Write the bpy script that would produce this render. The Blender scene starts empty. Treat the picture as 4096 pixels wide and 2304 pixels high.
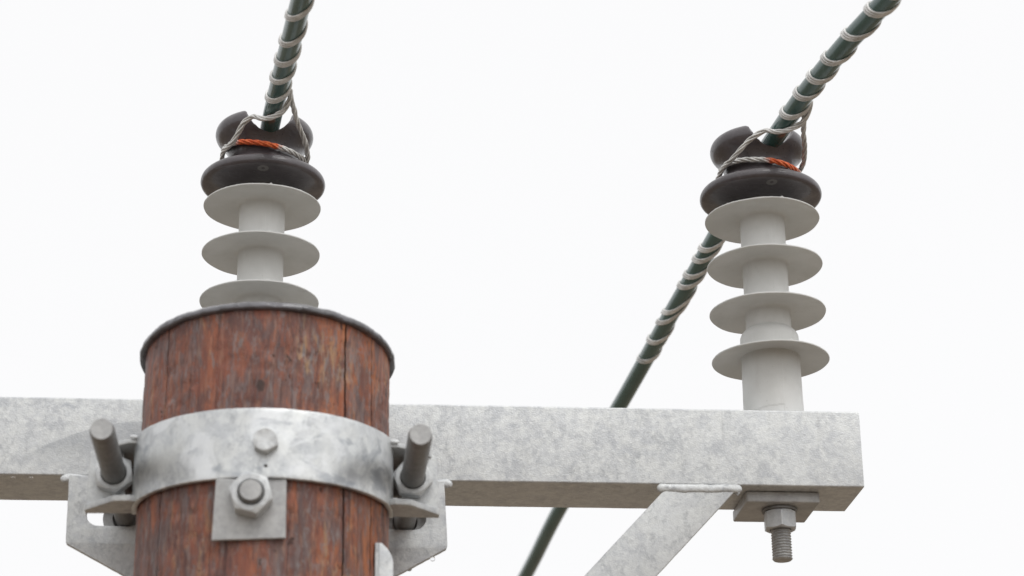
import bpy, bmesh, math, random
from mathutils import Vector, Matrix, noise
random.seed(4)
S = bpy.context.scene
C = S.collection
PI = math.pi
R = math.radians

# ------------------------------------------------------------------ dimensions (metres)
# origin: foot of the right insulator on the crossarm's top face; x along the arm, y away, z up
ARM_Y = 0.05335; ARM_H = 0.0985; ARM_X0 = -1.3714; ARM_X1 = 0.0968
POLE = Vector((-0.6375, -0.1977, 0)); POLE_R = 0.1403
LX = -0.6548; RX = 0.0008
ROD_Z = -0.147

# ------------------------------------------------------------------ node helpers
class Mat:
    def __init__(s, name, rough=.5, metal=0., spec=.5, coat=0.):
        s.m = bpy.data.materials.new(name); s.m.use_nodes = True
        s.t = s.m.node_tree; s.n = s.t.nodes; s.l = s.t.links
        s.b = s.n['Principled BSDF']
        s.b.inputs['Roughness'].default_value = rough
        s.b.inputs['Metallic'].default_value = metal
        s.b.inputs['Specular IOR Level'].default_value = spec
        s.b.inputs['Coat Weight'].default_value = coat
        s.tc = s.n.new('ShaderNodeTexCoord').outputs['Object']
    def put(s, sock, v):
        if isinstance(v, bpy.types.NodeSocket): s.l.new(v, sock)
        elif isinstance(v, tuple) and len(v) == 3 and sock.type == 'RGBA': sock.default_value = (*v, 1)
        else: sock.default_value = v
    def map(s, scale=(1, 1, 1), rot=(0, 0, 0), loc=(0, 0, 0), src=None):
        n = s.n.new('ShaderNodeMapping'); s.put(n.inputs[0], src or s.tc)
        n.inputs['Scale'].default_value = scale; n.inputs['Rotation'].default_value = rot; n.inputs['Location'].default_value = loc
        return n.outputs[0]
    def noise(s, scale, detail=4, rough=.55, dist=0., src=None):
        n = s.n.new('ShaderNodeTexNoise'); s.put(n.inputs['Vector'], src or s.tc)
        n.inputs['Scale'].default_value = scale; n.inputs['Detail'].default_value = detail
        n.inputs['Roughness'].default_value = rough; n.inputs['Distortion'].default_value = dist
        return n.outputs['Fac']
    def vor(s, scale, out='Color', feat='F1', src=None, rnd=1.):
        n = s.n.new('ShaderNodeTexVoronoi'); n.feature = feat; s.put(n.inputs['Vector'], src or s.tc)
        n.inputs['Scale'].default_value = scale; n.inputs['Randomness'].default_value = rnd
        return n.outputs[out]
    def step(s, v, a, b, lo=0., hi=1.):
        n = s.n.new('ShaderNodeMapRange'); n.interpolation_type = 'SMOOTHSTEP'
        s.put(n.inputs['Value'], v)
        for k, x in zip(('From Min', 'From Max', 'To Min', 'To Max'), (a, b, lo, hi)): n.inputs[k].default_value = x
        return n.outputs[0]
    def math(s, op, a, b=None, c=None):
        n = s.n.new('ShaderNodeMath'); n.operation = op; s.put(n.inputs[0], a)
        if b is not None: s.put(n.inputs[1], b)
        if c is not None: s.put(n.inputs[2], c)
        return n.outputs[0]
    def mix(s, f, a, b, mode='MIX'):
        n = s.n.new('ShaderNodeMix'); n.data_type = 'RGBA'; n.blend_type = mode
        s.put(n.inputs[0], f); s.put(n.inputs[6], a); s.put(n.inputs[7], b)
        return n.outputs[2]
    def sep(s):
        n = s.n.new('ShaderNodeSeparateXYZ'); s.put(n.inputs[0], s.tc); return n.outputs
    def color(s, c): s.put(s.b.inputs['Base Color'], c)
    def rough(s, c): s.put(s.b.inputs['Roughness'], c)
    def bump(s, h, dist=.001, strength=1., prev=None):
        n = s.n.new('ShaderNodeBump'); s.put(n.inputs['Height'], h)
        n.inputs['Distance'].default_value = dist; n.inputs['Strength'].default_value = strength
        if prev is not None: s.l.new(prev, n.inputs['Normal'])
        s.l.new(n.outputs[0], s.b.inputs['Normal']); return n.outputs[0]

def galv(name, base=.44, contrast=1., warm=0., rough=.48, metal=.45, grain=1., scale=1., dark=False, arm=False):
    m = Mat(name, rough, metal, .5)
    b = base
    big = m.noise(13 * scale, 10, .76, .2)
    mid = m.noise(64 * scale, 9, .76, .35)
    fin = m.noise(260 * scale, 3, .6)
    span = m.vor(230 * scale, 'Color')
    lo = (b * .80, b * .81, b * .835); hi = (b * 1.18 + warm, b * 1.19 + warm * .5, b * 1.18)
    if dark: lo = (b * .62, b * .60, b * .59); hi = (b * 1.12, b * 1.09, b * 1.06)
    c = m.mix(m.step(big, .33, .68), lo, hi)
    c = m.mix(m.step(mid, .40, .60, 0, .62 * contrast), c, (b * 1.33, b * 1.33, b * 1.29))
    c = m.mix(m.step(m.noise(85 * scale, 9, .78, .3, m.map((1, 1, .7))), .49, .64, 0, .52 * contrast) if 'arm' not in name else m.math('MULTIPLY', m.step(m.noise(85 * scale, 9, .78, .3, m.map((1, 1, .7))), .47, .66, 0, .72), m.step(m.noise(7, 4, .6), .38, .62, .15, 1.)), c, (b * .60, b * .615, b * .64))
    bw = m.n.new('ShaderNodeRGBToBW'); m.put(bw.inputs[0], span)
    c = m.mix(.17 * contrast, c, m.mix(bw.outputs[0], (b * .62, b * .62, b * .64), (b * 1.45, b * 1.45, b * 1.42)))
    c = m.mix(m.step(fin, .60, .74, 0, .30 * contrast), c, (b * 1.5, b * 1.5, b * 1.42))
    if arm:
        x, y, z = m.sep(); x = m.math('SUBTRACT', x, .6375); z = m.math('SUBTRACT', z, ARM_H)
        wob = m.noise(14, 4, .6)
        # the dull run-off patch with a curved upper edge on the left half of the arm
        t_ = m.math('DIVIDE', m.math('MAXIMUM', m.math('SUBTRACT', -.776, x), 0.), .147)
        edge = m.math('SUBTRACT', -.028, m.math('MULTIPLY', m.math('MULTIPLY', t_, t_), .044))
        edge = m.math('ADD', edge, m.math('MULTIPLY', m.math('SUBTRACT', wob, .5), .016))
        k = m.math('MULTIPLY', m.step(m.math('SUBTRACT', edge, z), 0., .0018), m.step(z, -.090, -.055))
        k = m.math('MULTIPLY', k, m.step(x, -.60, -.50, .50, 0))
        c = m.mix(k, c, (b * .60, b * .615, b * .635))
        # round zinc runs hanging from the top edge
        v = m.vor(26, 'Distance', 'F1', m.map((1, .2, .9), loc=(0, 0, .1)))
        top = m.math('MULTIPLY', m.step(z, -.034, -.020), m.step(x, -.74, -.70, 1, 0))
        c = m.mix(m.math('MULTIPLY', m.math('MULTIPLY', m.step(v, .30, .34, .42, 0), top), m.step(m.vor(26, 'Distance', 'F2', m.map((1, .2, .9), loc=(0, 0, .1))), .5, .6)), c, (b * .58, b * .61, b * .68))
        streak = m.noise(30, 4, .6, .2, m.map((1.6, 1, .22)))
        c = m.mix(m.step(streak, .60, .72, 0, .30), c, (b * .62, b * .62, b * .62))
    if 'band' in name:
        c = m.mix(m.step(m.noise(17, 6, .6, .6), .50, .62, 0, .62), c, (b * 1.5, b * 1.5, b * 1.5))
        c = m.mix(m.step(m.noise(21, 6, .62, .5, m.map((1, 1, 1.5), loc=(3, 2, 7))), .55, .66, 0, .6), c, (b * .52, b * .55, b * .60))
    c = m.mix(1., c, (.965, .985, 1.0), 'MULTIPLY')
    m.color(c)
    m.rough(m.step(mid, .3, .7, rough - .08, rough + .12))
    n = m.bump(m.noise(300 * scale, 5, .65, .8, m.map((.8, .8, 1.2))), .0006 * grain, .26)
    n = m.bump(m.noise(95 * scale, 4, .5, .6), .0006 * grain, .28, n)
    m.bump(m.vor(520 * scale, 'Distance'), .0005 * grain, .3, n)
    return m.m

M = {}
M['arm'] = galv('galvanised_arm', .485, 1.45, .004, .46, .38, 1.1, arm=True)
M['plate'] = galv('galvanised_plate', .45, 1.2, .008, .5, .38, .8)
M['band'] = galv('galvanised_band', .50, 1.5, -.006, .36, .62, .30, .42)
M['fresh'] = galv('galvanised_fresh', .50, .6, .004, .48, .3, .9, 1.6)
M['dull'] = galv('dull_zinc_bolt', .215, .45, 0, .5, .35, .4, 1.5, dark=True)
M['grey'] = galv('grey_zinc_washer', .40, .5, 0, .5, .35, .6, 1.3, dark=True)

def rubber():
    m = Mat('grey_silicone_rubber', .55, 0, .35)
    c = m.mix(m.step(m.noise(14, 5, .6), .35, .7), (.53, .535, .52), (.60, .605, .595))
    c = m.mix(m.step(m.noise(60, 5, .6, 0, m.map((1, 1, .3))), .55, .75, 0, .35), c, (.46, .455, .44))
    c = m.mix(m.step(m.noise(420, 2, .5), .70, .76, 0, .35), c, (.22, .21, .19))
    m.color(c)
    n = m.bump(m.noise(90, 3, .5), .0006, .3)
    m.bump(m.noise(700, 2, .5), .0002, .4, n)
    return m.m
M['rubber'] = rubber()

def head():
    m = Mat('dark_porcelain', .38, 0, .5, .35)
    c = m.mix(m.step(m.noise(18, 5, .6), .35, .7), (.040, .033, .036), (.066, .056, .061))
    c = m.mix(m.step(m.noise(70, 5, .65, .3, m.map((1, 1, .4))), .56, .72, 0, .5), c, (.085, .070, .074))
    c = m.mix(m.step(m.vor(190, 'Distance'), .10, .16, .75, 0), c, (.014, .011, .012))
    # pale ring-shaped mark under the rim at the front
    x, y, z = m.sep()
    sq = lambda v, o: (lambda d: m.math('MULTIPLY', d, d))(m.math('SUBTRACT', v, o))
    dd = m.math('SQRT', m.math('ADD', sq(x, .001), m.math('ADD', sq(y, -.0665), sq(z, .3085))))
    dd = m.math('ADD', dd, m.math('MULTIPLY', m.math('SUBTRACT', m.noise(300, 3, .6), .5), .004))
    c = m.mix(m.math('MULTIPLY', m.step(dd, .0065, .0075, .7, 0), m.step(dd, .0020, .0030)), c, (.17, .165, .16))
    m.color(c)
    m.rough(m.step(m.noise(45, 4, .6), .35, .65, .28, .48))
    n = m.bump(m.noise(60, 4, .5), .0008, .35)
    m.bump(m.step(m.vor(190, 'Distance'), .0, .30, 1, 0), .0006, .5, n)
    return m.m
M['head'] = head()

def cable():
    m = Mat('green_cable_covering', .26, 0, .55, .35)
    m.b.inputs['Coat Roughness'].default_value = .12
    c = m.mix(m.step(m.noise(24, 5, .6, .3, m.map((1, .25, 1))), .35, .7), (.028, .078, .070), (.052, .108, .098))
    c = m.mix(m.step(m.noise(120, 4, .6), .62, .75, 0, .4), c, (.09, .12, .115))
    m.color(c)
    m.bump(m.step(m.vor(330, 'Distance'), 0, .25, 1, 0), .0004, .35)
    return m.m
M['cable'] = cable()

def strand(name, paint=None):
    m = Mat(name, .48, .35, .5)
    c = m.mix(m.step(m.noise(70, 5, .6), .35, .7), (.50, .495, .48), (.72, .715, .70))
    c = m.mix(m.step(m.noise(420, 3, .6), .6, .72, 0, .4), c, (.20, .19, .18))
    if paint:
        x, y, z = m.sep()
        x0, x1 = paint
        w = m.math('ADD', x, m.math('MULTIPLY', m.math('SUBTRACT', m.noise(120, 3, .6), .5), .016))
        k = m.math('MULTIPLY', m.math('MULTIPLY', m.step(w, x0 - .004, x0 + .006), m.step(w, x1 - .006, x1 + .004, 1, 0)), m.step(y, -.008, -.012))
        red = m.mix(m.step(m.noise(220, 4, .6), .4, .65), (.62, .095, .022), (.78, .19, .06))
        c = m.mix(k, c, red)
        mt = m.math('MULTIPLY', m.math('SUBTRACT', 1., k), .35); m.put(m.b.inputs['Metallic'], mt)
    m.color(c)
    m.bump(m.noise(600, 3, .6), .0004, .4)
    return m.m
M['strand'] = strand('aluminium_strand')
M['neckL'] = strand('aluminium_strand_painted_middle', (-.036, .022))
M['neckR'] = strand('aluminium_strand_painted_right', (.000, .050))

def wood():
    m = Mat('weathered_red_pole_wood', .62, 0, .35)
    x, y, z = m.sep()
    v = lambda sx, sz, loc=(0, 0, 0): m.map((sx, sx, sz), loc=loc)
    g1 = m.noise(60, 6, .65, .3, v(1, .10))
    c = m.mix(m.step(g1, .35, .66), (.170, .058, .042), (.285, .105, .064))
    # orange heartwood showing more toward the right-hand side
    rt = m.step(m.math('ADD', x, m.math('MULTIPLY', m.math('SUBTRACT', m.noise(22, 4, .6, 0, v(1, .4)), .5), .22)), .0, .11, .12, .8)
    c = m.mix(rt, c, m.mix(m.step(m.noise(85, 5, .6, .2, v(1, .12)), .38, .64), (.265, .076, .030), (.370, .130, .048)))
    # plum-brown fibres
    c = m.mix(m.step(m.noise(30, 8, .70, .6, v(1, .40, (3, 1, 2))), .46, .56, 0, .72), c, (.088, .048, .046))
    # grey weathered strips
    gm = m.step(m.noise(36, 10, .78, .8, v(1, .26, (1, 4, .5))), .49, .56)
    gc = m.mix(m.step(m.noise(150, 4, .6, 0, v(1, .2)), .4, .62), (.092, .076, .079), (.160, .138, .138))
    c = m.mix(m.math('MULTIPLY', gm, .62), c, gc)
    # straw-coloured slivers
    ym = m.math('MULTIPLY', m.step(m.noise(85, 8, .72, .7, v(1, .22, (7, 2, 1))), .54, .60), m.step(m.noise(11, 3, .5, 0, v(1, .8, (2, 2, 9))), .46, .60))
    c = m.mix(m.math('MULTIPLY', ym, .62), c, (.34, .215, .120))
    # red bark flakes that stand proud
    fm = m.step(m.noise(28, 8, .68, .9, v(1, .30, (9, 3, 4))), .565, .605)
    c = m.mix(m.math('MULTIPLY', fm, .60), c, m.mix(m.step(m.noise(120, 4, .6), .4, .6), (.245, .092, .060), (.18, .066, .045)))
    # fine pale and dark fibres running along the grain
    c = m.mix(m.step(m.noise(240, 6, .7, .3, v(1, .12, (2, 8, 1))), .50, .68, 0, .42), c, (.36, .20, .135))
    c = m.mix(m.step(m.noise(180, 6, .72, .4, v(1, .16, (12, 8, 1))), .50, .64, 0, .62), c, (.085, .048, .044))
    c = m.mix(m.step(m.noise(110, 8, .76, .6, v(1, .30, (1, 18, 6))), .53, .62, 0, .58), c, (.20, .185, .185))
    # dark pits and fine checks
    pit = m.step(m.noise(90, 4, .6, .4, v(1, .5, (4, 4, 4))), .665, .70)
    c = m.mix(m.math('MULTIPLY', pit, .75), c, (.040, .024, .022))
    chk = m.step(m.noise(130, 3, .5, .25, v(1, .035, (5, 6, 1))), .655, .68)
    c = m.mix(m.math('MULTIPLY', chk, .6), c, (.055, .028, .024))
    # a small dark knot
    sq = lambda v, o, w: (lambda d: m.math('MULTIPLY', d, d))(m.math('DIVIDE', m.math('SUBTRACT', v, o), w))
    kd = m.math('ADD', m.math('ADD', sq(x, -.0045, .0060), sq(z, 9.2 - .0815, .0085)), m.math('MULTIPLY', m.noise(150, 4, .6), 1.2))
    kn = m.math('MULTIPLY', m.step(kd, .85, 1.6, 1, 0), m.step(y, -.05, -.06))
    c = m.mix(m.math('MULTIPLY', kn, .85), c, (.035, .022, .018))
    # straw and grey scuffed area right of centre near the top
    sc = m.math('ADD', m.math('ADD', sq(x, .062, .050), sq(z, 9.2 - .045, .045)), m.math('MULTIPLY', m.noise(30, 6, .7, .5, v(1, .3)), 1.6))
    sm = m.math('MULTIPLY', m.step(sc, 1.0, 1.7, 1, 0), m.step(m.noise(100, 8, .75, .6, v(1, .28, (4, 1, 8))), .46, .56))
    c = m.mix(m.math('MULTIPLY', m.math('MULTIPLY', sm, m.step(y, -.02, -.04)), .7), c, m.mix(m.step(m.noise(200, 4, .6, 0, v(1, .2)), .42, .58), (.36, .22, .115), (.215, .20, .20)))
    # the long drying cracks (angle around the trunk, wandering a little)
    phi = m.math('ARCTAN2', x, m.math('MULTIPLY', y, -1.))
    wob = m.math('MULTIPLY', m.math('SUBTRACT', m.noise(7, 4, .6, 0, v(0, 1)), .5), .045)
    cr = None
    for a, w in ((38.7, .0105), (57.5, .006), (-51.5, .0055), (47.6, .003), (12.0, .0025), (-22.0, .0022)):
        d = m.math('ABSOLUTE', m.math('SUBTRACT', m.math('ADD', phi, wob), R(a)))
        s = m.step(d, w * .25, w, 1, 0)
        if w < .004: s = m.math('MULTIPLY', s, m.step(m.noise(9, 2, .5, 0, v(0, 1, (a, 0, 0))), .45, .55))
        cr = s if cr is None else m.math('MAXIMUM', cr, s)
    c = m.mix(m.math('MULTIPLY', cr, .85), c, (.022, .012, .010))
    m.color(c)
    m.rough(m.step(g1, .3, .7, .48, .72))
    n = m.bump(m.noise(110, 5, .62, .3, v(1, .10)), .0012, .40)
    n = m.bump(fm, .0010, .55, n)
    n = m.bump(gm, .0006, .35, n)
    m.bump(m.math('MAXIMUM', cr, pit), -.0025, .8, n)
    return m.m
M['wood'] = wood()

def simple(name, c0, c1, scale=20, rough=.5, metal=0., bump=.0006, coat=0.):
    m = Mat(name, rough, metal, .5, coat)
    m.color(m.mix(m.step(m.noise(scale, 5, .6), .35, .68), c0, c1))
    m.bump(m.noise(scale * 6, 4, .6), bump, .5)
    return m.m
def capmat():
    m = Mat('dark_painted_cap', .36, 0, .6, .7)
    m.color(m.mix(m.step(m.noise(30, 5, .6), .35, .68), (.042, .039, .044), (.095, .091, .104)))
    n = m.bump(m.noise(70, 5, .6), .0014, .5)
    m.bump(m.step(m.vor(140, 'Distance'), .0, .34, 1, 0), .0012, .7, n)
    return m.m
M['cap'] = capmat()
M['dirt'] = simple('orange_paint_crumb', (.45, .10, .03), (.6, .2, .06), 300, .7)
M['hole'] = simple('dark_pit', (.05, .045, .04), (.09, .08, .07), 200, .8)
w = Mat('water', 0.02, 0, .5); w.b.inputs['Transmission Weight'].default_value = 1.; w.b.inputs['IOR'].default_value = 1.33
w.color((.98, .99, 1.)); M['water'] = w.m
def ground():
    m = Mat('field_ground', .9, 0, .2)
    c = m.mix(m.step(m.noise(.35, 6, .6), .35, .65), (.175, .138, .104), (.250, .203, .156))
    m.color(m.mix(m.step(m.noise(2.2, 5, .6), .5, .7), c, (.10, .105, .075)))
    m.bump(m.noise(6, 5, .6), .05, .5)
    return m.m
M['ground'] = ground()

# ------------------------------------------------------------------ mesh helpers
def link(name, me, mat, parent=None, smooth=None):
    if mat and not me.materials: me.materials.append(mat)
    o = bpy.data.objects.new(name, me); C.objects.link(o)
    if parent: o.parent = parent
    if smooth is not None:
        me.polygons.foreach_set('use_smooth', [True] * len(me.polygons))
        if smooth > 0: me.set_sharp_from_angle(angle=R(smooth))
    return o
def mesh_from(verts, faces):
    me = bpy.data.meshes.new('shape'); me.from_pydata([tuple(v) for v in verts], [], faces); me.update(); return me
def thing(name, label, cat, loc=(0, 0, 0), group=None):
    o = bpy.data.objects.new(name, None); C.objects.link(o); o.location = loc; o.empty_display_size = .05
    return tag(o, label, cat, group)
def tag(o, label, cat, group=None, kind=None):
    if label: o['label'] = label
    if cat: o['category'] = cat
    if group: o['group'] = group
    if kind: o['kind'] = kind
    return o
def bake(o):
    """apply the object's modifiers / curve and return a clean mesh"""
    dg = bpy.context.evaluated_depsgraph_get(); dg.update()
    me = bpy.data.meshes.new_from_object(o.evaluated_get(dg)); return me
def tmp(me):
    o = bpy.data.objects.new('tmp', me); C.objects.link(o); return o
def kill(o):
    d = o.data; bpy.data.objects.remove(o)
def lathe(profile, seg=128, fn=None, closed=False):
    """revolve (r,z) points round z; fn(theta,r,z)->(r,z) lets the surface depart from a perfect lathe"""
    vs = []; fs = []; n = len(profile)
    for (r, z) in profile:
        for k in range(seg):
            a = 2 * PI * k / seg
            rr, zz = fn(a, r, z) if fn else (r, z)
            vs.append((rr * math.sin(a), -rr * math.cos(a), zz))     # a = 0 faces the viewer (-y)
    for i in range(n if closed else n - 1):
        j = (i + 1) % n
        for k in range(seg):
            l = (k + 1) % seg
            fs.append((i * seg + k, i * seg + l, j * seg + l, j * seg + k))
    return mesh_from(vs, fs)
def fix(me):
    bm = bmesh.new(); bm.from_mesh(me); bmesh.ops.remove_doubles(bm, verts=bm.verts, dist=1e-6)
    bmesh.ops.recalc_face_normals(bm, faces=bm.faces); bm.to_mesh(me); bm.free(); return me
def refine(prof, step=.004):
    out = []
    for a, b in zip(prof, prof[1:]):
        n = max(1, int(math.hypot(a[0] - b[0], a[1] - b[1]) / step))
        out += [(a[0] + (b[0] - a[0]) * i / n, a[1] + (b[1] - a[1]) * i / n) for i in range(n)]
    return out + [prof[-1]]
def smooth_prof(p, sub=6):
    out = []
    for i in range(len(p) - 1):
        a = p[max(i - 1, 0)]; b = p[i]; c = p[i + 1]; d = p[min(i + 2, len(p) - 1)]
        for k in range(sub):
            t = k / sub
            out.append(tuple(.5 * (2 * b[j] + (c[j] - a[j]) * t + (2 * a[j] - 5 * b[j] + 4 * c[j] - d[j]) * t * t + (3 * b[j] - a[j] - 3 * c[j] + d[j]) * t ** 3) for j in range(len(b))))
    return out + [tuple(p[-1])]
def plate(outlines, thick, bevel=.0008, res=12, wob=0.):
    """flat plate in the local XY plane from closed outlines (the first is the rim, the rest are holes)"""
    cu = bpy.data.curves.new('plate', 'CURVE'); cu.dimensions = '2D'; cu.fill_mode = 'BOTH'
    cu.extrude = thick / 2 - bevel; cu.bevel_depth = bevel; cu.bevel_resolution = 2; cu.offset = -bevel
    for ol in outlines:
        sp = cu.splines.new('POLY'); sp.points.add(len(ol) - 1)
        for p, q in zip(sp.points, ol): p.co = (q[0] + random.uniform(-wob, wob), q[1] + random.uniform(-wob, wob), 0, 1)
        sp.use_cyclic_u = True
    o = bpy.data.objects.new('tmp', cu); C.objects.link(o); me = bake(o); kill(o); me.materials.clear()
    return fix(me)
def round_poly(pts, r, n=5):
    """round the corners of a polygon; r is one radius or a list"""
    out = []; m = len(pts)
    for i, p in enumerate(pts):
        rr = r[i] if isinstance(r, (list, tuple)) else r
        p = Vector(p); a = Vector(pts[i - 1]) - p; b = Vector(pts[(i + 1) % m]) - p
        if rr <= 0: out.append(tuple(p)); continue
        rr = min(rr, a.length * .45, b.length * .45); A = p + a.normalized() * rr; B = p + b.normalized() * rr
        for k in range(n + 1):
            t = k / n; out.append(tuple(A * (1 - t) ** 2 + p * 2 * t * (1 - t) + B * t * t))
    return out
def densify(pts, step):
    out = []
    for i in range(len(pts)):
        a = Vector(pts[i]); b = Vector(pts[(i + 1) % len(pts)]); n = max(1, int((b - a).length / step))
        out += [tuple(a.lerp(b, k / n)) for k in range(n)]
    return out
def circle(x, y, r, n=40): return [(x + r * math.cos(2 * PI * k / n), y + r * math.sin(2 * PI * k / n)) for k in range(n)]
def slot(x0, x1, z, r, n=14):
    return [(x1 - r + r * math.cos(a), z + r * math.sin(a)) for a in [(-PI / 2 + PI * k / n) for k in range(n + 1)]] + \
           [(x0 + r + r * math.cos(a), z + r * math.sin(a)) for a in [(PI / 2 + PI * k / n) for k in range(n + 1)]]
def place(me, mat4): me.transform(mat4); me.update(); return me
TO_XZ = Matrix.Rotation(PI / 2, 4, 'X')                              # local XY plate -> world XZ, thickness along y
def nut(flat, h, hole, rot=0., jit=0.):
    """hex nut along +z from 0 to h, chamfered both ends"""
    seg = 96; a = flat / 2; vs = []; fs = []
    def hexr(t):
        u = ((t + rot) % (PI / 3)) - PI / 6; return a / math.cos(u)
    rings = [('c', hole, .001), ('c', hole + .0008, 0), ('c', a * .95, 0), ('hl', 0, 0), ('h', 0, 0), ('c', a * .95, h), ('c', hole + .0012, h), ('c', hole, h - .0012)]
    if hole <= 0: rings = [('c', .0004, 0), ('c', a * .95, 0), ('hl', 0, 0), ('h', 0, 0), ('c', a * .93, h), ('c', a * .5, h * .96), ('c', .0004, h * .93)]
    for kind, r, z in rings:
        for k in range(seg):
            t = 2 * PI * k / seg
            if kind == 'c': rr, zz = r, z
            else:
                rr = hexr(t); d = (rr - a * .95) * .62
                zz = h - d if kind == 'h' else d
            if jit:
                p = Vector((rr * math.cos(t), rr * math.sin(t), z)) * 130
                zz += jit * noise.noise(p); rr += jit * noise.noise(p + Vector((9, 2, 1)))
            vs.append((rr * math.cos(t), rr * math.sin(t), zz))
    n = len(rings)
    for i in range(n if hole > 0 else n - 1):
        j = (i + 1) % n
        for k in range(seg):
            l = (k + 1) % seg; fs.append((i * seg + k, i * seg + l, j * seg + l, j * seg + k))
    if hole <= 0: fs.append(tuple(range(seg))); fs.append(tuple((n - 1) * seg + k for k in range(seg)))
    return fix(mesh_from(vs, fs))
def rod(r, z0, z1, chamfer=.002, thread=None, seg=48):
    """round bar along z from z0 to z1; thread = (from, to, pitch, depth)"""
    zs = [z0]; z = z0
    if thread:
        a, b, p, d = thread; n = int((z1 - z0) / .0004)
        zs = [z0 + (z1 - z0) * i / n for i in range(n + 1)]
    else: zs = [z0 + (z1 - z0) * i / 40 for i in range(41)]
    vs = []; fs = []
    def rad(z, t):
        e = min(z - z0, z1 - z); rr = r - max(0, chamfer - e)
        if thread and a <= z <= b:
            u = (z / p - t / (2 * PI)) % 1.; rr -= d * (1 - abs(2 * u - 1)) ** 1.0
        return rr
    for z in zs:
        for k in range(seg):
            t = 2 * PI * k / seg; rr = rad(z, t); vs.append((rr * math.cos(t), rr * math.sin(t), z))
    n = len(zs)
    for i in range(n - 1):
        for k in range(seg):
            l = (k + 1) % seg; fs.append((i * seg + k, i * seg + l, (i + 1) * seg + l, (i + 1) * seg + k))
    b0 = len(vs); vs += [(0, 0, z0), (0, 0, z1)]
    for k in range(seg):
        l = (k + 1) % seg; fs.append((b0, l, k)); fs.append((b0 + 1, (n - 1) * seg + k, (n - 1) * seg + l))
    return mesh_from(vs, fs)
def catmull(pts, sub=10): return [Vector(p) for p in smooth_prof([tuple(p) for p in pts], sub)]
def frames(path):
    T = []; n = len(path)
    for i in range(n): T.append((path[min(i + 1, n - 1)] - path[max(i - 1, 0)]).normalized())
    N = [T[0].orthogonal().normalized()]
    for i in range(1, n):
        q = T[i - 1].rotation_difference(T[i]); v = q @ N[-1]; N.append((v - T[i] * v.dot(T[i])).normalized())
    return T, N
def tube(path, rad, seg=10, closed_ends=True, radf=None, base=0, vs=None, fs=None):
    own = vs is None
    if own: vs = []; fs = []
    T, N = frames(path); b = len(vs)
    for i, p in enumerate(path):
        B = T[i].cross(N[i]); r = radf(i / (len(path) - 1)) * rad if radf else rad
        for k in range(seg):
            a = 2 * PI * k / seg; vs.append(p + (N[i] * math.cos(a) + B * math.sin(a)) * r)
    for i in range(len(path) - 1):
        for k in range(seg):
            l = (k + 1) % seg; fs.append((b + i * seg + k, b + i * seg + l, b + (i + 1) * seg + l, b + (i + 1) * seg + k))
    if closed_ends:
        fs.append(tuple(b + k for k in reversed(range(seg)))); e = b + (len(path) - 1) * seg; fs.append(tuple(e + k for k in range(seg)))
    return (vs, fs) if not own else mesh_from(vs, fs)
def resample(path, step):
    out = [path[0]]; acc = 0
    for a, b in zip(path, path[1:]):
        L = (b - a).length
        if L == 0: continue
        t = step - acc
        while t <= L: out.append(a.lerp(b, t / L)); t += step
        acc = (acc + L) % step if step <= acc + L else acc + L
    return out
def twisted(path, n=3, rs=.00185, pitch=.034, spread=1.0, phase=0., loose=.0004):
    """n strands laid round each other along a path, as one mesh"""
    path = resample(path, .0015); T, N = frames(path); vs = []; fs = []
    Rr = rs / math.sin(PI / n) * spread
    for s in range(n):
        q = []
        for i, p in enumerate(path):
            B = T[i].cross(N[i]); d = i * .0015
            a = phase + 2 * PI * (d / pitch + s / n) + .35 * noise.noise(Vector((d * 40, s * 3, phase)))
            rr = Rr + loose * noise.noise(Vector((d * 60, s * 7, 3 + phase)))
            q.append(p + (N[i] * math.cos(a) + B * math.sin(a)) * rr)
        tube(q, rs, 8, True, None, 0, vs, fs)
    return mesh_from(vs, fs)

# ------------------------------------------------------------------ ground (far below the frame)
bm = bmesh.new(); bmesh.ops.create_grid(bm, x_segments=8, y_segments=8, size=600)
me = bpy.data.meshes.new('ground'); bm.to_mesh(me); bm.free()
g = link('ground', me, M['ground']); g.location = (0, 0, -9.2); tag(g, None, None, None, 'structure')

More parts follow.
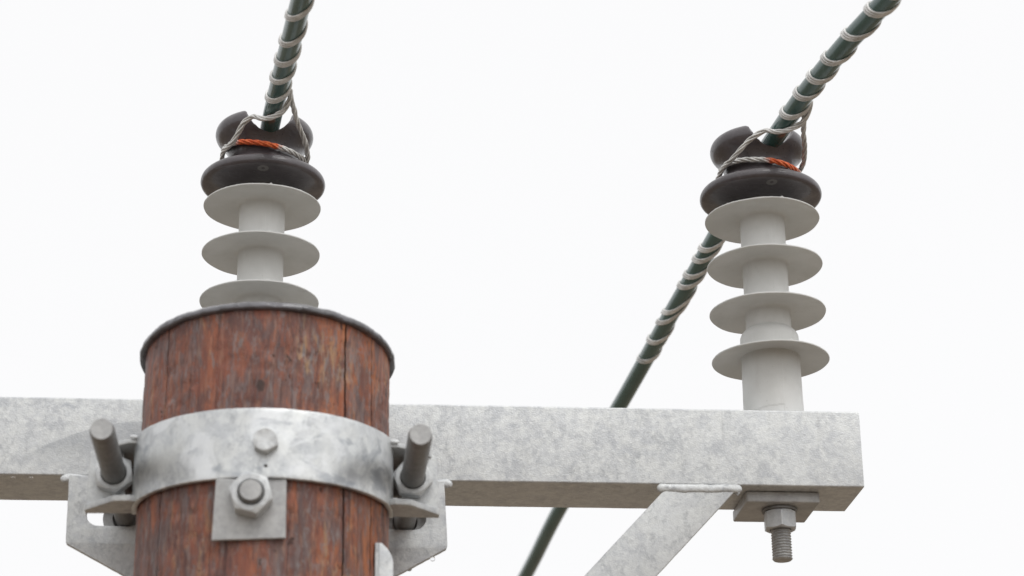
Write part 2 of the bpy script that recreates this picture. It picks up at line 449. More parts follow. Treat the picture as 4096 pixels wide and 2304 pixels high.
# ------------------------------------------------------------------ pole
pole = thing('utility_pole', 'thick weathered red brown wooden pole with a dark rimmed cap on top', 'utility pole', (POLE.x, POLE.y, -9.2))
cracks = [(38.7, .0028, .16), (57.5, .0016, .12), (-51.5, .0014, .1)]
angs = [i * .5 for i in range(720)]
for a, d, w_ in cracks:
    a %= 360
    angs = [x for x in angs if abs(((x - a + 180) % 360) - 180) > .55]
    angs += [(a + k) % 360 for k in (-.5, -.22, 0, .22, .5)]
angs.sort()
CAPZ, CAPT = -.0015, R(5.4)                # the pole top is sawn on a slight slope, high side to the front
zs = [.014 - i * .0028 for i in range(172)]
zs += [zs[-1] - .05 * (i + 1) for i in range(6)] + [-1.5, -3, -6, -9.25]
vs = []; fs = []; nA = len(angs)
for z in zs:
    base = POLE_R + (-z) * .0035
    wob = .35 * noise.noise(Vector((0, 0, z * 7)))
    for a in angs:
        t = R(a); d = 0; zt = min(z, CAPZ - .003 + POLE_R * math.cos(t) * math.tan(CAPT))
        if z > -.6:
            P = Vector((math.sin(t), -math.cos(t), 0)) * .14
            q = Vector((P.x * 18, P.y * 18, z * 5)); d += .0010 * noise.noise(q)
            q = Vector((P.x * 90, P.y * 90, z * 9)); d += .0005 * noise.noise(q)
            f = noise.noise(Vector((P.x * 40 + 4, P.y * 40, z * 13))) + .35 * noise.noise(Vector((P.x * 90, P.y * 90, z * 110)))
            d += .0006 * min(1, max(0, (f - .22) / .10))
            f = noise.noise(Vector((P.x * 26 + 14, P.y * 26, z * 75 + 5)))
            d -= .0008 * min(1, max(0, (f - .36) / .07))
            for ca, dep, _ in cracks:
                u = abs(((a - ca + 180) % 360) - 180)
                if u < .4: d -= dep * (1 - u / .4)
            t += R(wob)
        vs.append(((base + d) * math.sin(t), -(base + d) * math.cos(t), zt + 9.2))
for i in range(len(zs) - 1):
    for k in range(nA):
        l = (k + 1) % nA; fs.append((i * nA + k, (i + 1) * nA + k, (i + 1) * nA + l, i * nA + l))
link('shaft', mesh_from(vs, fs), M['wood'], pole, 0)
def capf(a, r, z):
    k = .0008 * noise.noise(Vector((math.sin(a) * 9, math.cos(a) * 9, z * 60))) + .0005 * noise.noise(Vector((math.sin(a) * 40, math.cos(a) * 40, z * 200)))
    return r + k, z + k * .8
cp = [(.1385, -.0052), (.1440, -.0056), (.1466, -.0048), (.1474, -.0026), (.1469, .0000), (.1450, .0026), (.1412, .0046), (.130, .0058), (.090, .0085), (.040, .010), (.0005, .0105)]
cm = lathe([(r, z + 9.2) for r, z in smooth_prof(cp, 5)], 256, lambda a, r, z: (lambda q: (q[0], q[1] + 9.2))(capf(a, r, z - 9.2)))
place(cm, Matrix.Translation((0, 0, 9.2 + CAPZ)) @ Matrix.Rotation(-CAPT, 4, 'X') @ Matrix.Translation((0, 0, -9.2)))
link('pole_cap', cm, M['cap'], pole, 0)

# ------------------------------------------------------------------ crossarm
arm = thing('crossarm', 'galvanised steel box crossarm bolted behind the wooden pole, with a welded diagonal brace', 'crossarm', (POLE.x, 0, -ARM_H))
def A(me): return place(me, Matrix.Translation((-POLE.x, 0, ARM_H)))   # world -> arm space
sec = round_poly([(-ARM_Y, -ARM_H), (ARM_Y, -ARM_H), (ARM_Y, 0), (-ARM_Y, 0)], .0022, 5)
inn = round_poly([(-ARM_Y + .005, -ARM_H + .005), (ARM_Y - .005, -ARM_H + .005), (ARM_Y - .005, -.005), (-ARM_Y + .005, -.005)], .002, 5)
vs = []; fs = []; n = len(sec); xs = [ARM_X0 + (ARM_X1 - ARM_X0) * i / 300 for i in range(301)]
def ring(x, pts, edge=0):
    for (y, z) in pts:
        k = .00035 * noise.noise(Vector((x * 22, y * 22, z * 22))) + .0001 * noise.noise(Vector((x * 160, y * 160, z * 160)))
        e = edge * noise.noise(Vector((5, y * 130, z * 130)))
        vs.append((x + e, y + k, z + k))
for i, x in enumerate(xs): ring(x, sec, .0010 if i in (0, 300) else 0)
for i in range(300):
    for k in range(n):
        l = (k + 1) % n; fs.append((i * n + k, i * n + l, (i + 1) * n + l, (i + 1) * n + k))
b1 = len(vs); ring(xs[-1], inn); ring(xs[-1] - .25, inn); b2 = len(vs); ring(xs[0], inn); ring(xs[0] + .25, inn)
for k in range(n):
    l = (k + 1) % n
    fs += [(300 * n + k, 300 * n + l, b1 + l, b1 + k), (b1 + k, b1 + l, b1 + n + l, b1 + n + k), (l, k, b2 + k, b2 + l), (b2 + l, b2 + k, b2 + n + k, b2 + n + l)]
link('beam', A(mesh_from(vs, fs)), M['arm'], arm, 35)
# mounting plate with two long slots for the clamp rods
mp = round_poly([(-.8725, -.0995), (-.8715, -.1830), (-.7380, -.2560), (-.5480, -.2560), (-.4195, -.1835), (-.4235, -.0995)], [.001, .003, .004, .004, .005, .001])
mp = densify(mp, .006)
me = plate([mp, slot(-.8492, -.7840, -.1470, .0142), slot(-.5120, -.4455, -.1470, .0142)], .008, .0009, wob=.00022)
link('mounting_plate', A(place(place(me, TO_XZ), Matrix.Translation((0, -.0528, 0)))), M['plate'], arm, 35)
# diagonal flat brace
br = densify(round_poly([(-.1475, -.1000), (-.0596, -.1000), (-.5780, -.6500), (-.6610, -.6500)], .001), .01)
me = plate([br], .008, .0009, wob=.00015)
link('brace', A(place(place(me, TO_XZ), Matrix.Translation((0, -.0524, 0)))), M['plate'], arm, 35)
def weld(x0, x1, z, y, r, rip=.012, seed=0, hgt=.85):
    n = int((x1 - x0) / .0008); vs = []; fs = []; seg = 20
    for i in range(n + 1):
        t = i / n; x = x0 + (x1 - x0) * t
        e = min(1., (t / (r * 1.2 / (x1 - x0)))) if t < .5 else min(1., (1 - t) / (r * 1.2 / (x1 - x0)))
        e = math.sqrt(max(0., 1 - (1 - e) ** 2))
        for k in range(seg):
            a = 2 * PI * k / seg
            q = Vector((x * 95 + seed, math.cos(a) * 1.1, math.sin(a) * 1.1))
            rr = r * e * (1 + .24 * noise.noise(q * .45) + .13 * noise.noise(q * 1.9) + .09 * noise.noise(q * 6))
            end = 1 + .35 * math.exp(-((t - .03) / .06) ** 2) + .25 * math.exp(-((t - .97) / .05) ** 2)
            rr = max(rr, .0002) * (1 + (end - 1) * .3)
            vs.append((x, y + rr * math.cos(a) * .46, z + rr * math.sin(a) * hgt + .0026 * noise.noise(Vector((x * 34, seed, 0)))))
    for i in range(n):
        for k in range(seg):
            l = (k + 1) % seg; fs.append((i * seg + k, i * seg + l, (i + 1) * seg + l, (i + 1) * seg + k))
    fs.append(tuple(range(seg))); fs.append(tuple(n * seg + k for k in range(seg)))
    return fix(mesh_from(vs, fs))
link('weld_bead', A(weld(-.1630, -.0570, -.1040, -.0555, .0062, seed=1)), M['plate'], arm, 0)
link('weld_bead', A(weld(-.8830, -.8100, -.1030, -.0535, .0054, seed=7)), M['fresh'], arm, 0)
link('weld_bead', A(weld(-.4700, -.4130, -.1030, -.0535, .0062, seed=15)), M['fresh'], arm, 0)

# ------------------------------------------------------------------ half clamp in front of the pole
cl = thing('pole_clamp', 'curved galvanised half band clamping the front of the wooden pole', 'pole clamp', (POLE.x, POLE.y, -.150))
def K(me): return place(me, Matrix.Translation((-POLE.x, -POLE.y, .150)))
RB = .1500; TH = .0062; ZT = -.1105; ZB = -.1895
pts = []
a1 = math.acos((.25 - .1977) / RB)
nb = 90
for i in range(nb + 1):
    a = -a1 + 2 * a1 * i / nb; pts.append((RB * math.sin(a), -RB * math.cos(a), math.sin(a), -math.cos(a)))
ex = [(.1452, -.030, 1, 0), (.1462, -.004, 1, 0)]
pts = [(-x, y, -nx, ny) for x, y, nx, ny in reversed(ex)] + pts + ex
prof = round_poly([(0, ZB), (0, ZT), (-TH, ZT), (-TH, ZB)], .0013, 3)
dense = []
for i in range(len(prof)):
    p = Vector(prof[i]); q = Vector(prof[(i + 1) % len(prof)]); m_ = max(1, int((q - p).length / .004)); dense += [p.lerp(q, k / m_) for k in range(m_)]
vs = []; fs = []; n = len(dense)
for i, (x, y, nx, ny) in enumerate(pts):
    for q in dense:
        k = .0006 * noise.noise(Vector((x * 25, y * 25, q.y * 25))) 
        e = .00045 * noise.noise(Vector((x * 170, y * 60, round(q.y * 20) * 3)))
        vs.append((x + nx * (q.x + k), y + ny * (q.x + k), q.y + e + .150))
for i in range(len(pts) - 1):
    for k in range(n):
        l = (k + 1) % n; fs.append((i * n + k, i * n + l, (i + 1) * n + l, (i + 1) * n + k))
fs.append(tuple(range(n))); fs.append(tuple((len(pts) - 1) * n + k for k in range(n)))
link('band', fix(mesh_from(vs, fs)), M['band'], cl, 40)
for s in (-1, 1):
    ol = [(s * .1590, -.1135), (s * .1900, -.1150), (s * .1965, -.1190), (s * .1970, -.1830), (s * .1520, -.1850), (s * .1560, -.160)]
    if s < 0: ol = ol[::-1]
    ol = densify(round_poly([(x + POLE.x, z) for x, z in ol], .0015), .005)
    me = plate([ol], .007, .0008, wob=.0002)
    link('ear_plate', K(place(place(me, TO_XZ), Matrix.Translation((0, -.2040, 0)))), M['plate'], cl, 35)
    for z, hh in ((-.1165, .0055), (-.1850, .0072)):
        ol = [(s * .1395, -.203), (s * .1395, -.2480), (s * .1470, -.2520), (s * .1640, -.2500), (s * .1985, -.2120), (s * .1985, -.2000)]
        if hh < .006: ol = [(s * .1395, -.203), (s * .1395, -.2440), (s * .1500, -.2440), (s * .1700, -.2300), (s * .1900, -.2080), (s * .1900, -.1500), (s * .1395, -.1500)]  # top gusset carried back to the added plate, to shade the recess
        if s > 0: ol = ol[::-1]
        ol = densify(round_poly([(x + POLE.x, y) for x, y in ol], .0015), .004)
        me = plate([ol], hh, .0009, wob=.00025)
        link('gusset', K(place(me, Matrix.Translation((0, 0, z)))), M['plate'], cl, 35)
    # dark plate added behind the ear to give the recess its shade
    ol = [(s * .1400, -.0900), (s * .1900, -.0960), (s * .1900, -.1490), (s * .1400, -.1490)]
    if s < 0: ol = ol[::-1]
    me = plate([densify(round_poly([(x + POLE.x, z) for x, z in ol], .003), .006)], .008, .0008)
    link('rear_shade_plate', K(place(place(me, TO_XZ), Matrix.Translation((0, -.150, 0)))), M['dull'], cl, 35)
    # little weld running down the band's end, on top of the gusset
    me = weld(-.005, .006, 0, 0, .0030, seed=30 + s)
    link('weld_bead', K(place(me, Matrix.Translation((POLE.x + s * .1450, -.2470, -.1130)))), M['fresh'], cl, 0)
fw = Matrix.Rotation(PI / 2, 4, 'X')                                 # +z -> -y (towards the viewer)
me = nut(.0252, .0135, 0, R(22), .0006)
link('bolt_head', K(place(me, Matrix.Translation((-.6346, POLE.y - RB + .001, -.1500)) @ fw)), M['fresh'], cl, 28)
me = lathe([(.0002, 0), (.0012, .0001), (.0019, -.0002), (.0021, -.001)], 20)
link('pit', K(place(me, Matrix.Translation((-.6336, POLE.y - RB - .0006, -.1765)) @ fw)), M['hole'], cl, 0)

# ------------------------------------------------------------------ clamp rods
def bright_end(o):
    # the sawn end faces are bare, paler zinc than the dull shank
    o.data.materials.append(M['grey'])
    for p in o.data.polygons:
        if abs(p.normal.y) > .98: p.material_index = 1
def clamp_rod(x, xn, label, lean):
    t = thing('clamp_rod', label, 'clamp bolt', (x, -.205, ROD_Z), 'long bolts through the pole clamp')
    tl = Matrix.Rotation(lean, 4, 'Z')
    o = link('shank', place(rod(.01330, -.20, .170, .0018), tl @ fw), M['dull'], t, 40); bright_end(o)
    link('nut', place(nut(.0405, .0150, .0139, R(8 if x > -.6 else 22)), tl @ Matrix.Translation((0, -.0032, 0)) @ fw), M['fresh'], t, 28)
    link('nut', place(nut(.0405, .0200, .0136, R(12)), tl @ Matrix.Translation((0, .1930, 0)) @ fw), M['dull'], t, 28)
    me = plate([circle(0, 0, .0262, 56), circle(0, 0, .0146, 40)], .004, .0006)
    link('washer', place(place(me, TO_XZ), Matrix.Translation((0, .2080 - .0385 - .0022 + .0000, 0))), M['grey'], t, 35)
    return t
clamp_rod(-.8050, 0, 'long dull grey bolt through the clamp ear left of the wooden pole', R(-.6))
clamp_rod(-.4700, 0, 'long dull grey bolt through the clamp ear right of the wooden pole', R(.2))

# ------------------------------------------------------------------ through bolt with square washer on the pole
tb = thing('through_bolt', 'hex nut and bolt end on a square washer below the clamp band', 'bolt', (-.6482, -.3408, -.2115))
bright_end(link('shank', place(rod(.01310, -.26, .0340, .0020), fw), M['dull'], tb, 40))
link('nut', place(nut(.0415, .0235, .0138, R(14), .0004), Matrix.Translation((0, -.0028, 0)) @ fw), M['fresh'], tb, 28)
sq = densify(round_poly([(-.0402, -.0468), (.0378, -.0432), (.0370, .0222), (-.0380, .0212)], .0012), .006)
me = plate([sq], .0052, .0009, wob=.00015)
link('square_washer', place(place(me, TO_XZ), Matrix.Translation((0, -.0002, 0))), M['grey'], tb, 35)

# ------------------------------------------------------------------ bracket low on the right of the pole
bk = thing('metal_bracket', 'pale galvanised strip bracket standing on the right side of the pole at the bottom', 'bracket', (-.5005, -.266, -.345))
ol = densify(round_poly([(-.0090, -.20), (-.0090, .1075), (-.0055, .1075), (.0010, .1010), (.0072, .0900), (.0072, -.20)], [0, .0005, .001, .002, .006, 0]), .006)
link('strip', place(place(plate([ol], .0045, .0008), TO_XZ), Matrix.Translation((0, 0, 0))), M['band'], bk, 35)
ol = round_poly([(0, -.20), (.060, -.20), (.060, .1075), (0, .1075)], .001)
me = plate([ol], .0042, .0009)
link('flange', place(me, Matrix.Translation((-.0110, -.0030, 0)) @ Matrix.Rotation(PI / 2, 4, 'Z') @ Matrix.Rotation(PI / 2, 4, 'X')), M['plate'], bk, 35)
ol = round_poly([(.0005, 0), (.022, 0), (.022, .05), (.0005, .05)], .002)
link('ledge', place(plate([ol], .007, .001), Matrix.Translation((0, .004, .0665))), M['grey'], bk, 35)

# ------------------------------------------------------------------ insulators
H4 = .0846; PIT = .0658
def seamf(ang, amp=.0003, w_=.018):
    def f(a, r, z):
        d = abs(((a - ang + PI) % (2 * PI)) - PI)
        return (r + amp * max(0, 1 - d / w_), z)
    return f
def shedmesh(zk, seed, seam):
    p = [(.0292, -.0015), (.0300, .0012), (.0325, .0034), (.0380, .0044), (.0500, .0035), (.0640, .0014), (.0728, -.0003), (.0744, -.0006), (.0751, .0000), (.0752, .0008), (.0746, .0016), (.0700, .0030), (.0560, .0062), (.0420, .0095), (.0330, .0128), (.0300, .0170), (.0290, .0195)]
    def f(a, r, z):
        k = .0011 * noise.noise(Vector((math.sin(a) * 1.3 + seed, math.cos(a) * 1.3, 0))) * (r / .075) ** 2
        if r > .0742 and z > .0004:                      # moulding flash on the rim
            k += .0007 * max(0, noise.noise(Vector((math.sin(a) * 26, math.cos(a) * 26, seed)))) 
            d = abs(((a - seam + PI) % (2 * PI)) - PI)
            k += .0016 * max(0, 1 - d / .03)
        return r + .0004 * noise.noise(Vector((math.sin(a) * 3, math.cos(a) * 3, seed + 4))) * (r / .075), z + k + zk
    return lathe(smooth_prof(p, 4), 320, f)
def head_mesh(gdir):
    p = [(.0005, .3060), (.030, .3050), (.050, .3062), (.064, .3078), (.0715, .3085), (.0780, .3102), (.0806, .3140), (.0803, .3190), (.0775, .3235), (.0710, .3268), (.0610, .3305), (.0515, .3365), (.0468, .3440), (.0462, .3510), (.0480, .3590), (.0525, .3665), (.0588, .3725), (.0628, .3790), (.0638, .3855), (.0615, .3925), (.0560, .3975), (.0470, .4000), (.0300, .4015), (.0005, .4020)]
    me = lathe(smooth_prof(p, 4), 160)
    bm = bmesh.new(); bm.from_mesh(me); bmesh.ops.holes_fill(bm, edges=[e for e in bm.edges if e.is_boundary]); bm.to_mesh(me); bm.free(); fix(me)
    o = tmp(me)
    cyl = rod(.0292, -.12, .12, 0, None, 64)
    ang = math.atan2(gdir[0], -gdir[1])
    # saddle: a trough that opens upward, running along the cable
    place(cyl, Matrix.Translation((0, 0, .3975)) @ Matrix.Rotation(ang, 4, 'Z') @ Matrix.Rotation(PI / 2, 4, 'X'))
    fix(cyl); c = tmp(cyl)
    b = o.modifiers.new('b', 'BOOLEAN'); b.operation = 'DIFFERENCE'; b.object = c; b.solver = 'EXACT'
    r = o.modifiers.new('r', 'REMESH'); r.mode = 'VOXEL'; r.voxel_size = .0013
    s = o.modifiers.new('s', 'SMOOTH'); s.factor = .6; s.iterations = 26
    out = bake(o); kill(o); kill(c); return out
WDIR = Vector((.13, -1, 0)).normalized()
hm = head_mesh(WDIR)
SEAM = R(9)
def insulator(x, label, full):
    t = thing('insulator', label, 'insulator', (x, 0, 0), 'pin insulators standing on the crossarm')
    for k in range(4):
        link('shed', shedmesh(H4 + PIT * k, k * 5.3 + x * 10, SEAM), M['rubber'], t, 0)
    link('core', lathe(refine([(.0292, .100), (.0293, .3075)], .01), 256, seamf(SEAM)), M['rubber'], t, 0)
    # sleeve: wide tube on the arm, narrowing in a round shoulder above the lowest shed
    def sl(a, r, z):
        rr = seamf(SEAM, .0006, .014)(a, r, z)[0]
        u = ((a - SEAM + PI) % (2 * PI)) - PI
        if u < 0 and u > -1.4 and z < .0135 + .010 * (-(u + 1.4) * (u) / .49) * .2 - .006 * (-u): rr -= .0006
        rr += .00025 * noise.noise(Vector((a * 2, z * 50, x)))
        return rr, z
    link('sleeve', lathe(smooth_prof([(.0383, .0005), (.0383, .006)], 3)[:-1] + refine([(.0383, .006), (.0376, .083)], .0012) + smooth_prof([(.0376, .085), (.0377, .1120), (.0368, .1185), (.0338, .1235), (.0302, .1262), (.0292, .1285)], 5), 256, sl), M['rubber'], t, 0)
    link('head', hm, M['head'], t, 0)
    sq = densify(round_poly([(-.0485, -.0315), (.0445, -.0315), (.0445, .0580), (-.0485, .0580)], .003), .006)
    me = plate([sq, circle(0, 0, .0135)], .0140, .0018, wob=.0002)
    link('washer_plate', place(me, Matrix.Translation((0, 0, -ARM_H - .0073))), M['grey'], t, 30)
    me = plate([circle(0, 0, .0222, 56), circle(0, 0, .0135)], .0035, .0006)
    link('washer', place(me, Matrix.Translation((-.0005, 0, -ARM_H - .0162))), M['dull'], t, 35)
    link('nut', place(nut(.0372, .0235, .0132, R(36), .0003), Matrix.Translation((-.0005, 0, -ARM_H - .0412))), M['fresh'], t, 28)
    link('stud', place(rod(.0127, -.1785, .010, .0018, (-.176, -.12, .0036, .0017)), Matrix.Translation((-.0003, 0, 0))), M['grey'], t, 40)
    return t
insulator(LX, 'grey insulator rising behind the wooden pole top, its lowest disc hidden by the pole', False)
insulator(RX, 'grey insulator with four discs standing in full view on the right end of the crossarm', True)

# ------------------------------------------------------------------ cables
RC = .0124
wl = [(-.655 - .14 * 60, 60, -.8), (-.655 - .14 * 22, 22, -1.75), (-.655 - .13 * 12, 12, -1.30), (-.655 - .125 * 7, 7, -.80), (-.655 - .12 * 4.5, 4.5, -.45), (-.655 - .112 * 3, 3, -.19), (-.655 - .105 * 2.2, 2.2, -.045), (-.655 - .098 * 1.7, 1.7, .047), (-.655 - .095 * 1.25, 1.25, .131), (-.655 - .082 * .63, .63, .262), (-.655 - .060 * .25, .25, .3345), (-.6560, .06, .3695), (-.6510, 0, .3765), (-.6453, -.06, .3790), (-.6350, -.15, .3810), (-.6210, -.262, .3830), (-.6086, -.363, .3850), (-.550, -.85, .3920), (-.40, -2.0, .395), (-.05, -4.5, .30), (1.4, -15, -.5), (5.2, -45, .4)]
wr = [(.006 - .15 * 60, 60, -.8), (.006 - .15 * 22, 22, -1.75), (.006 - .150 * 12, 12, -1.30), (.006 - .151 * 7, 7, -.80), (.006 - .152 * 4.5, 4.5, -.45), (.006 - .153 * 3, 3, -.19), (.006 - .155 * 2.2, 2.2, -.045), (.006 - .157 * 1.7, 1.7, .047), (-.192, 1.25, .1311), (-.157, 1.0, .1826), (-.0881, .63, .2676), (-.0582, .43, .3045), (-.0304, .25, .3360), (-.0030, .06, .3690), (.0060, 0, .3765), (.0135, -.06, .3790), (.0225, -.135, .3815), (.0300, -.185, .3835), (.0483, -.291, .3850), (.0739, -.4066, .3870), (.170, -.85, .3920), (.42, -2.0, .395), (.95, -4.5, .30), (3.0, -15, -.5), (8.0, -45, .4)]
def cable_obj(pts, label):
    path = catmull(pts, 20); o = path[0].copy()
    me = tube([p - o for p in path], RC, 40)
    ob = link('power_cable', me, M['cable'], None, 60); ob.location = o
    tag(ob, label, 'cable', 'insulated cables lying in the insulator heads'); return path
pl = cable_obj(wl, 'dark green insulated cable lying in the head of the insulator behind the pole')
pr = cable_obj(wr, 'dark green insulated cable on the right insulator, passing on behind the crossarm')

# ------------------------------------------------------------------ tie wires
RS = .00155
def wrap_mesh(path, y0, y1, pitch, hand, ph, nst=3, rad=None, taper=False):
    """three strands side by side coiled round the cable between two y stations"""
    pp = [p for p in path if min(y0, y1) - .3 < p.y < max(y0, y1) + .3]
    dense = resample(pp, .0006)
    if dense[0].y < dense[-1].y: dense.reverse()
    # walk from y0 to y1
    if (y1 - y0) > 0: dense.reverse()
    dense = [p for p in dense if min(y0, y1) - .02 <= p.y <= max(y0, y1) + .02]
    T, N = frames(dense)
    i0 = min(range(len(dense)), key=lambda i: abs(dense[i].y - y0)); i1 = min(range(len(dense)), key=lambda i: abs(dense[i].y - y1))
    vs = []; fs = []
    up = Vector((0, 0, 1))
    for s in range(nst):
        q = []; off = (s - (nst - 1) / 2) * RS * 2.75
        n = int(abs(i1 - i0) * .0006 / .0009)
        for i in range(n + 1):
            d = i * .0009
            j = min(len(dense) - 1, max(0, int(round(i0 + (d + off) / .0006))))
            p = dense[j]; t = T[j]
            X = t.cross(up).normalized(); Z = X.cross(t)
            pv = pitch * (1 + .05 * math.sin(d * 23 + ph))
            a = ph + hand * 2 * PI * d / pv; a -= .45 * math.cos(a)
            r = RC + RS * .75 + .0003 * noise.noise(Vector((d * 30, s * 4, ph)))
            q.append(p + (X * math.cos(a) + Z * math.sin(a)) * r)
        tube(q, RS, 8, True, (lambda u: min(1, (1 - u) * 14 + .15)) if taper else None, 0, vs, fs)
    return mesh_from(vs, fs)
def tie(cx, path, label, mats, front, loop, left, right, back):
    t = thing('tie_wire', label, 'tie wire', (cx, 0, .352), 'tie wires binding the cables to the insulators')
    off = Vector((cx, 0, .352))
    me = wrap_mesh(path, *front); link('coil', place(me, Matrix.Translation(-off)), M['strand'], t, 0)
    for a in back:
        me = wrap_mesh(path, *a, taper=True); link('coil', place(me, Matrix.Translation(-off)), M['strand'], t, 0)
    dz = Vector((0, 0, -.352))
    f = lambda pts: [Vector(p) + dz for p in pts]
    link('neck_loop', twisted(catmull(f(loop), 12), 4, RS, .046, 1., .5), mats, t, 0)
    link('left_leg', twisted(catmull(f(left), 12), 4, RS * .95, .062, 1., 2.2, .0010), M['strand'], t, 0)
    link('right_leg', twisted(catmull(f(right), 12), 4, RS * .95, .066, 1., 4., .0010), M['strand'], t, 0)
    return t
# neck loops go once round the neck behind as well
def around(a, b, r=.0515, z0=.352, z1=.352):
    out = []
    for k in range(1, 8):
        u = a + (b - a) * k / 8; out.append((r * math.sin(R(u)), -r * math.cos(R(u)), z0 + (z1 - z0) * k / 8))
    return out
FL = [(-.0528, -.0024, .3615), (-.0458, -.0258, .3585), (-.0322, -.0410, .3562), (-.0064, -.0518, .3510), (.019, -.0486, .3472), (.0394, -.0345, .3455), (.0520, -.0057, .3485)]
LL = [(.0335, -.140, .3830), (.0330, -.132, .3740), (.0260, -.120, .3640), (.0120, -.104, .3625), (-.0016, -.090, .3665), (-.0129, -.080, .3740), (-.0245, -.071, .3700), (-.0310, -.063, .3610), (-.0400, -.050, .3505), (-.0515, -.022, .3520), (-.0540, .004, .3470), (-.0500, .020, .3430), (-.030, .043, .3440)]
RL = [(.0330, -.150, .3790), (.0350, -.130, .3740), (.0397, -.100, .3704), (.0455, -.073, .3640), (.0520, -.050, .3580), (.0560, -.025, .3520), (.0555, 0, .3510), (.0480, .022, .3490), (.030, .043, .3470)]
tie(LX, pl, 'twisted grey tie wire on the left cable, painted orange across the neck middle', M['neckL'],
    (-.1150, -1.5, .0505, -1, PI * 0.5), FL + around(97, 260, .0515, .352, .358), LL, RL,
    [(.34, .60, .083, -1, 0.), (.367, .62, .083, -1, 0.)])
FR = [(-.0522, -.0027, .3530), (-.0465, -.0238, .3530), (-.0345, -.0392, .3511), (-.0145, -.0501, .3480), (.0062, -.0518, .3460), (.0259, -.0453, .3440), (.0479, -.0203, .3460), (.052, .002, .346)]
LR = [(.0390, -.150, .3850), (.0385, -.140, .3750), (.0310, -.126, .3650), (.0180, -.108, .3640), (.0060, -.093, .3680), (-.0083, -.081, .3745), (-.0252, -.070, .3664), (-.0375, -.060, .3555), (-.0460, -.045, .3490), (-.0525, -.022, .3480), (-.0540, .004, .3450), (-.0500, .020, .3420), (-.030, .043, .3430)]
RR = [(.0325, -.150, .3790), (.0345, -.128, .3720), (.0405, -.095, .3670), (.0470, -.070, .3625), (.0520, -.045, .3590), (.0550, -.022, .3570), (.0540, .002, .3560), (.0480, .022, .3520), (.030, .043, .3480)]
tie(RX, pr, 'twisted grey tie wire on the right cable, painted orange near its right end', M['neckR'],
    (-.1110, -1.5, .0505, -1, PI * 0.5), FR + around(95, 260, .0515, .347, .352), LR, RR,
    [(.100, .545, .0835, -1, 0.), (.128, .480, .0835, -1, 0.)])

# ------------------------------------------------------------------ rain drops hanging from the steel
def drop(x, y, z, r, label, st=1.5):
    me = lathe(smooth_prof([(.0002, -1.0), (.45, -.90), (.88, -.45), (.95, .05), (.72, .60), (.55, 1.0), (.0002, 1.05)], 4), 24)
    place(me, Matrix.Diagonal((r, r * .8, r * .9, 1)))
    o = link('water_drop', fix(me), M['water'], None, 0); o.location = (x, y, z)
    tag(o, label, 'water drop', 'rain drops hanging from the steelwork')
drop(-.4655, -.0535, -.2085, .0036, 'round clear rain drop hanging from the slanted edge of the mounting plate, nearer the pole')
drop(-.4375, -.0535, -.1960, .0034, 'flat clear rain drop on the slanted edge of the mounting plate, nearer its outer corner')
drop(-.9393, -.0460, -.1005, .0028, 'clear rain drop under the crossarm on the left, farther from the mounting plate')
drop(-.9180, -.0460, -.1005, .0030, 'clear rain drop under the crossarm on the left, nearer the mounting plate')

# ------------------------------------------------------------------ camera
cam = bpy.data.cameras.new('camera'); co = bpy.data.objects.new('camera', cam); C.objects.link(co)
f_, pit, yaw, rol = 0, .3886, .0982, -.0145
cp_, sp_, cy_, sy_ = math.cos(pit), math.sin(pit), math.cos(yaw), math.sin(yaw)
F = Vector((sy_ * cp_, cy_ * cp_, sp_)); r0 = Vector((cy_, -sy_, 0)); u0 = r0.cross(F)
rr = r0 * math.cos(rol) + u0 * math.sin(rol); uu = -r0 * math.sin(rol) + u0 * math.cos(rol)
co.matrix_world = Matrix(((rr.x, uu.x, -F.x, -.58997), (rr.y, uu.y, -F.y, -2.6191), (rr.z, uu.z, -F.z, -.89871), (0, 0, 0, 1)))
cam.lens = 77.606; cam.sensor_width = 36; cam.clip_start = .05; cam.clip_end = 3000
cam.dof.use_dof = True; cam.dof.focus_distance = 2.86; cam.dof.aperture_fstop = 4.5
S.camera = co

# ------------------------------------------------------------------ light: bright overcast
SUN_EL, SUN_AZ = R(52), R(205)          # high, behind the viewer and a little to the right
W = bpy.data.worlds.new('World'); S.world = W; W.use_nodes = True
nt = W.node_tree; N_ = nt.nodes; L_ = nt.links
bg = N_['Background']; bg.inputs['Strength'].default_value = .1
sky = N_.new('ShaderNodeTexSky'); sky.sky_type = 'NISHITA'; sky.sun_disc = False
sky.sun_elevation = SUN_EL; sky.sun_rotation = R(155); sky.dust_density = 4; sky.air_density = 1
hs = N_.new('ShaderNodeHueSaturation'); hs.inputs['Saturation'].default_value = .12; hs.inputs['Value'].default_value = .9
L_.new(sky.outputs[0], hs.inputs['Color'])
tc = N_.new('ShaderNodeTexCoord'); 
sdir = Vector((math.sin(R(25)) * math.cos(SUN_EL), -math.cos(R(25)) * math.cos(SUN_EL), math.sin(SUN_EL)))
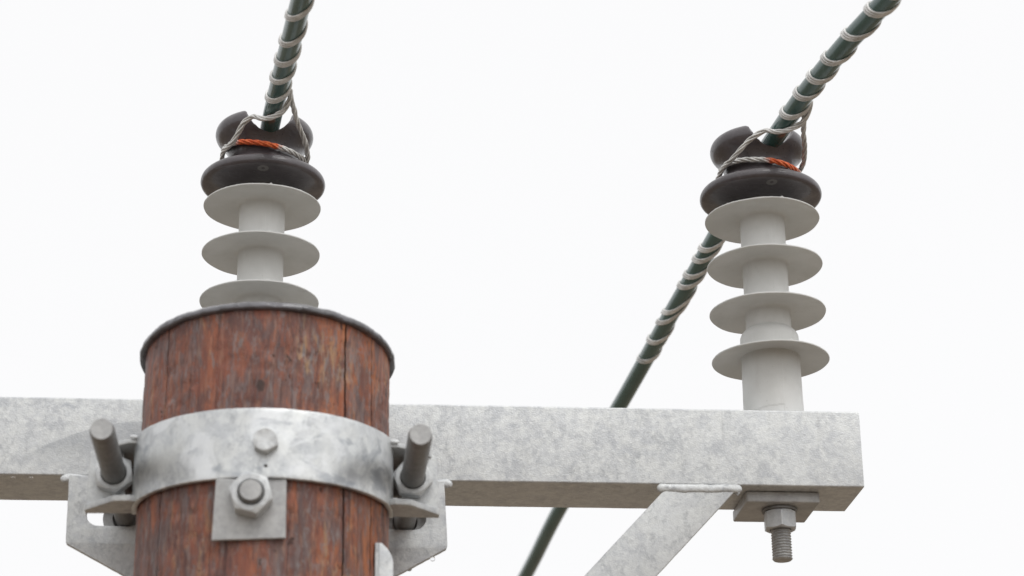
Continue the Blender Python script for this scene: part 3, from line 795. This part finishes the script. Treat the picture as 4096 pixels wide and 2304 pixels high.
dp = N_.new('ShaderNodeVectorMath'); dp.operation = 'DOT_PRODUCT'; L_.new(tc.outputs['Generated'], dp.inputs[0]); dp.inputs[1].default_value = sdir
mr = N_.new('ShaderNodeMapRange'); mr.interpolation_type = 'SMOOTHSTEP'; L_.new(dp.outputs['Value'], mr.inputs['Value'])
for k, v in zip(('From Min', 'From Max', 'To Min', 'To Max'), (-.05, 1.0, 1.0, 1.45)): mr.inputs[k].default_value = v
cl_ = N_.new('ShaderNodeTexNoise'); cl_.inputs['Scale'].default_value = 1.3; cl_.inputs['Detail'].default_value = 3; L_.new(tc.outputs['Generated'], cl_.inputs['Vector'])
cr = N_.new('ShaderNodeMapRange'); L_.new(cl_.outputs['Fac'], cr.inputs['Value'])
for k, v in zip(('From Min', 'From Max', 'To Min', 'To Max'), (.3, .7, .99, 1.01)): cr.inputs[k].default_value = v
mu = N_.new('ShaderNodeMath'); mu.operation = 'MULTIPLY'; L_.new(mr.outputs[0], mu.inputs[0]); L_.new(cr.outputs[0], mu.inputs[1])
cc = N_.new('ShaderNodeMix'); cc.data_type = 'RGBA'; cc.blend_type = 'MULTIPLY'; cc.inputs[0].default_value = 1
cc.inputs[6].default_value = (4.90, 4.90, 4.94, 1); L_.new(mu.outputs[0], cc.inputs[7])
mx = N_.new('ShaderNodeMix'); mx.data_type = 'RGBA'; mx.inputs[0].default_value = .04
L_.new(cc.outputs[2], mx.inputs[6]); L_.new(hs.outputs[0], mx.inputs[7]); L_.new(mx.outputs[2], bg.inputs['Color'])
sl_ = bpy.data.lights.new('sun', 'SUN'); sl_.energy = .6; sl_.angle = R(35); sl_.color = (1., .985, .965)
so = bpy.data.objects.new('sun', sl_); C.objects.link(so); so.rotation_euler = (-sdir).to_track_quat('-Z', 'Y').to_euler()

S.view_settings.view_transform = 'Standard'; S.view_settings.look = 'None'; S.view_settings.exposure = 1.0; S.view_settings.gamma = 1
S.render.engine = 'CYCLES'; S.cycles.max_bounces = 8; S.cycles.use_denoising = True
